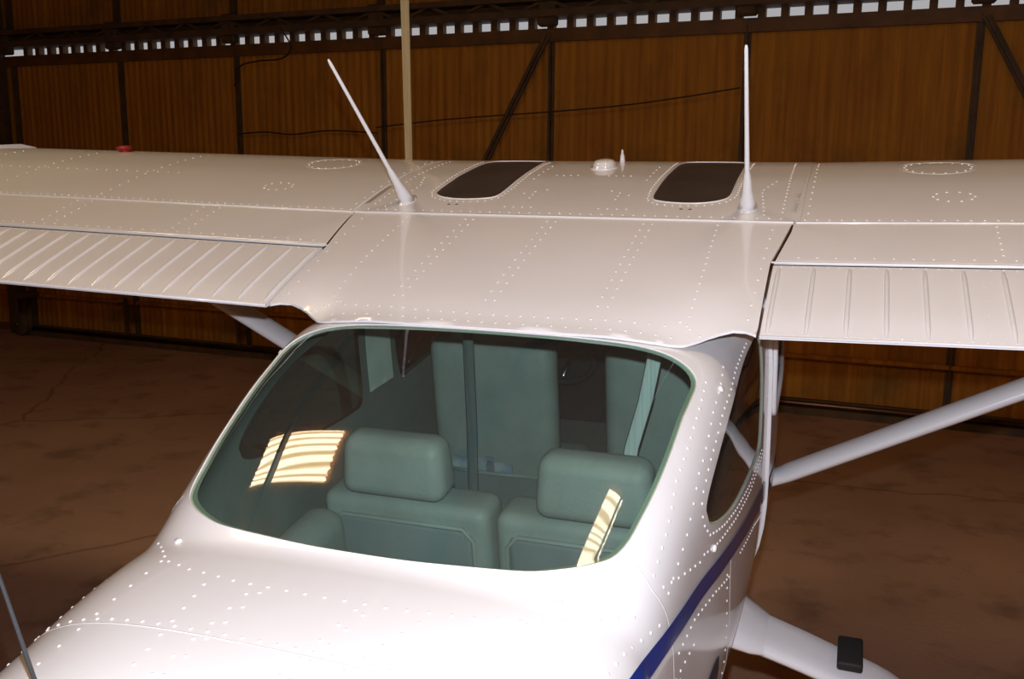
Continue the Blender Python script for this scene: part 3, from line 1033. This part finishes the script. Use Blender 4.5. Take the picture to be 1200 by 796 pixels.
# flaps with stiffening beads
def flap(s):
    x0, x1 = .606, 3.05
    ys = np.linspace(FLAP_Y - .004, 0, 18)
    v, f = [], []
    n = len(ys)
    for x in np.linspace(x0, x1, 12):
        for y in ys: v.append((s * x, y, float(wz(x, y)) + .0015))
    for i in range(11):
        for j in range(n - 1):
            f.append((i * n + j, i * n + j + 1, (i + 1) * n + j + 1, (i + 1) * n + j))
    b = len(v)
    for x in np.linspace(x0, x1, 12):
        for y in ys:
            t = .006 + .30 * y * (1 - .55 * (y / FLAP_Y) ** 6)
            v.append((s * x, y, float(wz(x, y)) + .0015 - min(t, .075)))
    for i in range(11):
        for j in range(n - 1):
            f.append((b + i * n + j, b + (i + 1) * n + j, b + (i + 1) * n + j + 1, b + i * n + j + 1))
    # closing faces with their own vertices: inner end, trailing edge, front
    def close(idx):
        c = len(v)
        for q in idx: v.append(v[q])
        f.append(tuple(range(c, c + len(idx))))
    close(list(range(n)) + list(range(b + n - 1, b - 1, -1)))
    close([i * n + n - 1 for i in range(12)] + [b + i * n + n - 1 for i in range(11, -1, -1)])
    close([i * n for i in range(12)] + [b + i * n for i in range(11, -1, -1)])
    o = air(mesh('flap', v, f, WHITE, AIR, True))
    tag(o, 'white corrugated wing flap')
    bv, bf = [], []
    by = np.linspace(.286, .014, 10)
    K = 5
    for i, y in enumerate(by):
        e = 0.35 if i in (0, 9) else 1.0
        for k in range(K):
            a_ = pi * k / (K - 1)
            bv.append((.0060 * cos(a_) * (e * .5 + .5), y, float(wz(.6, y)) + .0008 + .0058 * sin(a_) * e))
    for i in range(9):
        for k in range(K - 1):
            bf.append((i * K + k, i * K + k + 1, (i + 1) * K + k + 1, (i + 1) * K + k))
    bd = mesh('bead', bv, bf, WHITE, o, True)
    x = .612; i = 0
    while x < 3.03:
        c = bd if i == 0 else bd.copy()
        if i: COL.objects.link(c)
        c.location = (s * (x + .008), 0, (x - .6) * DIH)
        x += .0785; i += 1
    P, N = [], []
    for yy, st in ((.292, .026), (.010, .026)):
        for x in np.arange(.625, 3.0, st):
            P.append((s * x, yy, float(wz(x, yy)) + .0017)); N.append((0, -.2, 1))
    for x in (1.005, 1.79, 2.4):
        for yy in np.arange(.04, .28, .06):
            P.append((s * (x + .045), yy, float(wz(x, yy)) + .002)); N.append((0, -.2, 1))
    rivets('rivets', P, N, o, .0022, .0012)
    # bright edge strip along the trailing edge
    v2, f2 = tube_geo([(s * x0, -.001, .0015), (s * x1, -.001, .0015 + (x1 - .6) * DIH)], 0.0034, 8)
    mesh('trailing_edge', v2, f2, WHITE, o, True)
flap(-1); flap(1)

# roof rivets
RP2, RN2 = [], []
def rr(poly, step, fn=roof_pt, nf=roof_n):
    X, N = along(fn, nf, poly, step); RP2.extend(X); RN2.extend(N)
for x0, x1 in ((-.25, -.27), (-.007, -.028), (.262, .249)):
    for d in (-.012, .012):
        rr([(x0 + d, .515), (x1 + d, .075)], 0.040)
for s in (1, -1):
    rr([(s * .445, .52), (s * .450, .20), (s * .447, .04)], 0.034)
    rr([(s * .585, .50), (s * .575, .06)], 0.060)
rr([(-.40, .035), (-.2, .022), (0, .018), (.2, .022), (.40, .03)], 0.034)
rr([(-.42, .002), (-.2, -.012), (0, -.014), (.2, -.012), (.42, -.002)], 0.034)
rr([(-.42, .05), (-.47, .015)], 0.03)
for s in (1, -1):
    rr([(s * .43, .05), (s * .48, .012)], 0.03)
rr([(-.6, .575), (.6, .575)], 0.030, front_pt, front_n)
for s in (1, -1):
    rr([(s * .22, 1.2), (s * .213, .80), (s * .222, .70), (s * .255, .665), (s * .32, .655), (s * .385, .66), (s * .44, .69), (s * .465, .745), (s * .467, 1.2)], 0.022, front_pt, front_n)
    rr([(s * .60, .62), (s * .595, 1.2)], 0.032, front_pt, front_n)
    rr([(s * .555, .60), (s * .53, .80), (s * .56, .90)], 0.030, front_pt, front_n)
    rr([(s * .18, .62), (s * .10, .62)], 0.030, front_pt, front_n)
    rr([(s * .16, .74), (s * .10, .78)], 0.030, front_pt, front_n)
    rr([(s * .13, .70), (s * .13, .76)], 0.030, front_pt, front_n)
    rr([(s * .12, .95), (s * .05, .95)], 0.025, front_pt, front_n)
    rr([(s * .18, .90), (s * .18, 1.1)], 0.05, front_pt, front_n)
air(rivets('rivets', RP2, RN2, AIR))
for x in (-.36, -.335, .33, .355):
    p = front_pt(np.array(x), np.array(.630))
    air(lathe('dark_hole_disc', [(0.005, 0), (0.005, 0.0006), (0.001, 0.0008)], BLACK, AIR, 10, Matrix.Translation(Vector(p))))  # thin black disc paints in the dark of a small drain hole

# whip antennas
def antenna(s):
    b = Vector((s * .506, .648, float(wz(.5, .648)) + .003)); t = Vector((s * .527, .306, .575))
    d = (t - b)
    L = [0, .06, .14, .24, .26, .6, .98, 1.0]
    R = [.025, .0195, .0128, .0088, .0065, .0055, .0045, .0025]
    o = air(tube('antenna', [b + d * l for l in L], R, RIVET, AIR, 12))
    tag(o, 'white raked whip antenna on the cabin roof')
    n = Vector((0, -.2, 1)).normalized()
    M = Matrix.Translation(b - n * .003) @ n.to_track_quat('Z', 'Y').to_matrix().to_4x4() @ Matrix.Diagonal((0.8, 1.4, 1, 1))
    lathe('antenna_foot', [(.034, 0), (.034, .003), (.026, .006), (.019, .014), (.010, .026)], RIVET, o, 18, M)
antenna(1); antenna(-1)
pz = float(wz(0, 1.09))
Mg = Matrix.Translation((0.0, 1.09, pz)) @ Matrix.Diagonal((1.15, 1.45, 1.1, 1))
o = air(lathe('satellite_antenna', [(.040, 0), (.040, .004), (.032, .006), (.031, .016), (.025, .023), (.010, .026)], RIVET, AIR, 24, Mg)); tag(o, 'small round white antenna dome')
Mb = Matrix.Translation((.03, 1.22, float(wz(0, 1.22)))) @ Matrix.Diagonal((.75, .75, .9, 1))
o = air(lathe('vent_mast', [(.012, 0), (.0115, .012), (.009, .030), (.006, .034), (.005, .046), (.0015, .052)], RIVET, AIR, 14, Mb)); tag(o, 'small white pointed mast')
# fuel cap
zc = float(wz(2.03, 1.24)) - .012
o = air(lathe('fuel_cap', [(.036, 0), (.036, .010), (.022, .014), (.022, .022), (.030, .026), (.030, .034), (.010, .037)], RED, AIR, 20, Matrix.Translation((-2.06, 1.24, zc))))
tag(o, 'red fuel cap on the left wing')

# struts
def strut(s):
    a = Vector((s * .54, 1.0, -.872)); b = Vector((s * 2.15, 1.0, .01))
    v, f = [], []
    K = 16
    for p, k in ((a, .75), (a + (b - a) * .06, 1), (a + (b - a) * .9, 1), (b, .8)):
        t = (b - a).normalized(); y_ = Vector((0, 1, 0)); n = t.cross(y_).normalized()
        for j in range(K):
            an = 2 * pi * j / K
            v.append(p + y_ * (.055 * cos(an) * k) + n * (.026 * sin(an) * k))
    for i in range(3):
        for j in range(K):
            f.append((i * K + j, i * K + (j + 1) % K, (i + 1) * K + (j + 1) % K, (i + 1) * K + j))
    o = air(mesh('wing_strut', v, f, WHITE, AIR, True)); tag(o, 'white streamlined wing strut')
strut(1); strut(-1)

# main gear: flat leg, step pad, wheel
def gear(s):
    C_ = [(.36, -.90, .11), (.50, -.925, .10), (.62, -.958, .088), (.80, -1.02, .082), (.98, -1.10, .08), (1.14, -1.30, .085), (1.27, -1.60, .075), (1.33, -1.86, .06)]
    C_ = smooth_loop(C_, 5, False)
    v, f = [], []
    K = 14
    for i, (x, z, h) in enumerate(C_):
        x2, z2, _ = C_[min(i + 1, len(C_) - 1)]; x1, z1, _ = C_[max(i - 1, 0)]
        t = Vector((x2 - x1, 0, z2 - z1)).normalized(); n = Vector((-t.z, 0, t.x))
        for j in range(K):
            an = 2 * pi * j / K
            p = Vector((x, .30, z)) + Vector((0, 1, 0)) * (h * math.copysign(abs(cos(an)) ** .7, cos(an))) + n * (.022 * math.copysign(abs(sin(an)) ** .8, sin(an)))
            v.append((s * p.x, p.y, p.z))
    for i in range(len(C_) - 1):
        for j in range(K):
            f.append((i * K + j, i * K + (j + 1) % K, (i + 1) * K + (j + 1) % K, (i + 1) * K + j))
    o = air(mesh('gear_leg', v, f, WHITE, AIR, True)); tag(o, 'white faired main landing gear leg')
    st = boxes('step', [((s * .845 - .032, .24, -.99), (s * .845 + .032, .36, -.965))], BLACK, o, .006, 2, True)
    tag(st, 'black rubber boarding step pad')
    boxes('step_bracket', [((s * .845 - .012, .28, -1.06), (s * .845 + .012, .34, -.98))], WHITE, o)
    # root fairing
    q = [(.44, -.89, .15), (.53, -.92, .125), (.585, -.945, .108), (.62, -.958, .092)]
    v, f = [], []
    for i, (x, z, h) in enumerate(q):
        for j in range(K):
            an = 2 * pi * j / K
            v.append((s * (x + .01), .30 + h * cos(an), z + (.045 - .007 * i) * sin(an)))
    for i in range(3):
        for j in range(K):
            f.append((i * K + j, i * K + (j + 1) % K, (i + 1) * K + (j + 1) % K, (i + 1) * K + j))
    mesh('root_fairing', v, f, WHITE, o, True)
    M = Matrix.Translation((s * 1.42, .32, -1.905)) @ Matrix.Rotation(pi / 2, 4, 'Y')
    lathe('wheel', [(.05, -.07), (.12, -.075), (.19, -.07), (.222, -.03), (.222, .03), (.19, .07), (.12, .075), (.05, .07)], BLACK, o, 28, M)
gear(1); gear(-1)
# nose wheel
nl = air(tube('nose_gear_leg', [(0, 2.0, -.95), (0, 2.15, -1.5), (0, 2.2, -2.25)], .04, WHITE, AIR)); tag(nl, 'white nose gear leg')
lathe('wheel', [(.05, -.06), (.17, -.06), (.20, -.03), (.20, .03), (.17, .06), (.05, .06)], BLACK, nl, 24, Matrix.Translation((0, 2.2, -2.25)) @ Matrix.Rotation(pi / 2, 4, 'Y'))
# thin whip standing on the tail cone
b = Vector(fus(-1.42, -.30)); tip = Vector((-.232, -1.2, .26))
bb = Vector((-.185, -1.2, -.30))
o = air(tube('tail_whip', [Vector((-.178, -1.2, -.30)), Vector((-.209, -1.2, .037)), Vector((-.222, -1.2, .17))], [.0035, .0028, .002], DARKMETAL, AIR, 8)); tag(o, 'thin dark whip antenna on the tail cone')

# ================================================================== cabin interior
def headrest(parent, cx, y0, y1, z0, z1, w):
    bm = bmesh.new()
    add_box(bm, (cx - w / 2, y0, z0), (cx + w / 2, y1, z1))
    for v_ in bm.verts:
        if v_.co.z > (z0 + z1) / 2:
            v_.co.x = cx + (v_.co.x - cx) * .93
            v_.co.y += .022 if v_.co.y < (y0 + y1) / 2 else -.006
    bmesh.ops.bevel(bm, geom=bm.edges[:], offset=.036, segments=6, affect='EDGES', profile=.5)
    return from_bm('headrest', bm, LEATHER, parent, True)
for s in (-1, 1):
    cx = s * .236
    seat = air(cushion('rear_seat', (cx - .228, -.085, -1.0), (cx + .228, .045, -.465), .032, LEATHER, AIR)); tag(seat, 'grey upholstered rear seat back')
    # raised border and recessed rear panel
    boxes('back_panel', [((cx - .190, -.0925, -.97), (cx + .190, -.070, -.515))], LEATHERD, seat, .016, 3, True)
    P = [(cx - .192, -.0905, -1.0), (cx - .192, -.0905, -.545), (cx - .165, -.0905, -.514), (cx + .165, -.0905, -.514), (cx + .192, -.0905, -.545), (cx + .192, -.0905, -1.0)]
    v, f = tube_geo(P, .006, 8)
    mesh('piping', v, f, LEATHER, seat, True)
    headrest(seat, s * .255, -.105, .015, -.455, -.300, .285)
    cushion('seat_cushion', (cx - .225, .03, -.95), (cx + .225, .50, -.80), .05, LEATHER, seat)
    cx = s * .295
    fs = air(cushion('front_seat', (cx - .215, .70, -1.0), (cx + .215, .80, -.325), .045, LEATHER, AIR, puff=.012)); tag(fs, 'grey upholstered front seat back')
    headrest(fs, cx, .72, .82, -.36, -.262, .30)
    boxes('seat_pocket', [((cx - .175, .660, -1.0), (cx + .175, .668, -.765)), ((cx - .175, .664, -1.0), (cx - .165, .702, -.765)), ((cx + .165, .664, -1.0), (cx + .175, .702, -.765))], LEATHERD, fs, .003, 1, False)
    tube('piping', [(cx - .175, .664, -.767), (cx, .661, -.772), (cx + .175, .664, -.767)], .006, LEATHER, fs, 8)
    cushion('seat_cushion', (cx - .215, .78, -1.0), (cx + .215, 1.2, -.88), .05, LEATHER, fs)
    # pale door post trim
    air(patch('post_trim', fus_off(-.016), densify([(.415, s * .60), (.415, s * 1.25), (.575, s * 1.27), (.575, s * .60)] if s > 0 else [(.415, s * .60), (.575, s * .60), (.575, s * 1.27), (.415, s * 1.25)], 10), [], .04, .04, TRIM, AIR))
# papers in the seat pocket
for x, h, r in ((-.39, .035, .10), (-.33, .045, -.06), (-.27, .03, .15)):
    bm = bmesh.new()
    add_box(bm, (x - .045, .674, -.80), (x + .045, .678, -.765 + h), Matrix.Rotation(r, 4, 'Y'))
    o = from_bm('leaflet', bm, PAPER)
    o.matrix_world = Matrix.Rotation(TILT, 4, 'X') @ Matrix.Translation(OFF)
    tag(o, {-.39: 'pale folded leaflet in the seat pocket, outermost of three', -.33: 'tall leaflet in the middle of the seat pocket', -.27: 'short tilted leaflet at the inner end of the seat pocket'}[x], 'leaflet', 'leaflets in the seat pocket')
# belts
def belt(pts, w, label, mat=None):
    v, f = [], []
    for x, y, z in pts:
        for dx, dy in ((-w / 2, 0), (-w / 2 * .8, -.004), (w / 2 * .8, -.004), (w / 2, 0), (0, .003)):
            v.append((x + dx, y + dy, z))
    for i in range(len(pts) - 1):
        for k in range(5):
            f.append((i * 5 + k, i * 5 + (k + 1) % 5, i * 5 + 5 + (k + 1) % 5, i * 5 + 5 + k))
    o = air(mesh('shoulder_belt', v, f, mat or BELT, AIR, True)); tag(o, label)
belt([(-.228, .40, -.03), (-.230, .40, -.2), (-.236, .40, -.45), (-.246, .40, -.66), (-.25, .40, -.82)], .034, 'slate shoulder belt hanging from the cabin roof', BELTD)
belt([(.345, .32, -.03), (.325, .30, -.17), (.30, .30, -.30), (.262, .30, -.44), (.24, .28, -.60)], .040, 'pale shoulder belt across the right seats')
# instrument panel and yokes
ip = air(boxes('instrument_panel', [((-.50, 1.50, -.95), (.50, 1.58, -.36)), ((-.48, 1.38, -.38), (.48, 1.58, -.345))], DARKMETAL, AIR, .015, 2)); tag(ip, 'dark instrument panel')
for s in (-1, 1):
    P = [(s * .25 + .13 * cos(a_), 1.36, -.62 + .10 * sin(a_)) for a_ in np.linspace(-.2 - pi, .2, 16)]
    yk = tube('yoke', P, .012, DARKMETAL, ip, 8)
    tube('yoke_shaft', [(s * .25, 1.36, -.70), (s * .25, 1.52, -.64)], .012, CHROME, yk, 8)
air(boxes('cabin_floor', [((-.46, -.95, -1.02), (.46, 2.1, -.985))], LINING, AIR))
# bag left behind the seats
bg_ = cushion('duffel_bag', (-.45, -.40, -.975), (-.335, -.16, -.44), .05, LEATHERD)
bg_.matrix_world = Matrix.Rotation(TILT, 4, 'X') @ Matrix.Translation(OFF)
tag(bg_, 'dark grey soft bag standing behind the rear seats', 'bag')
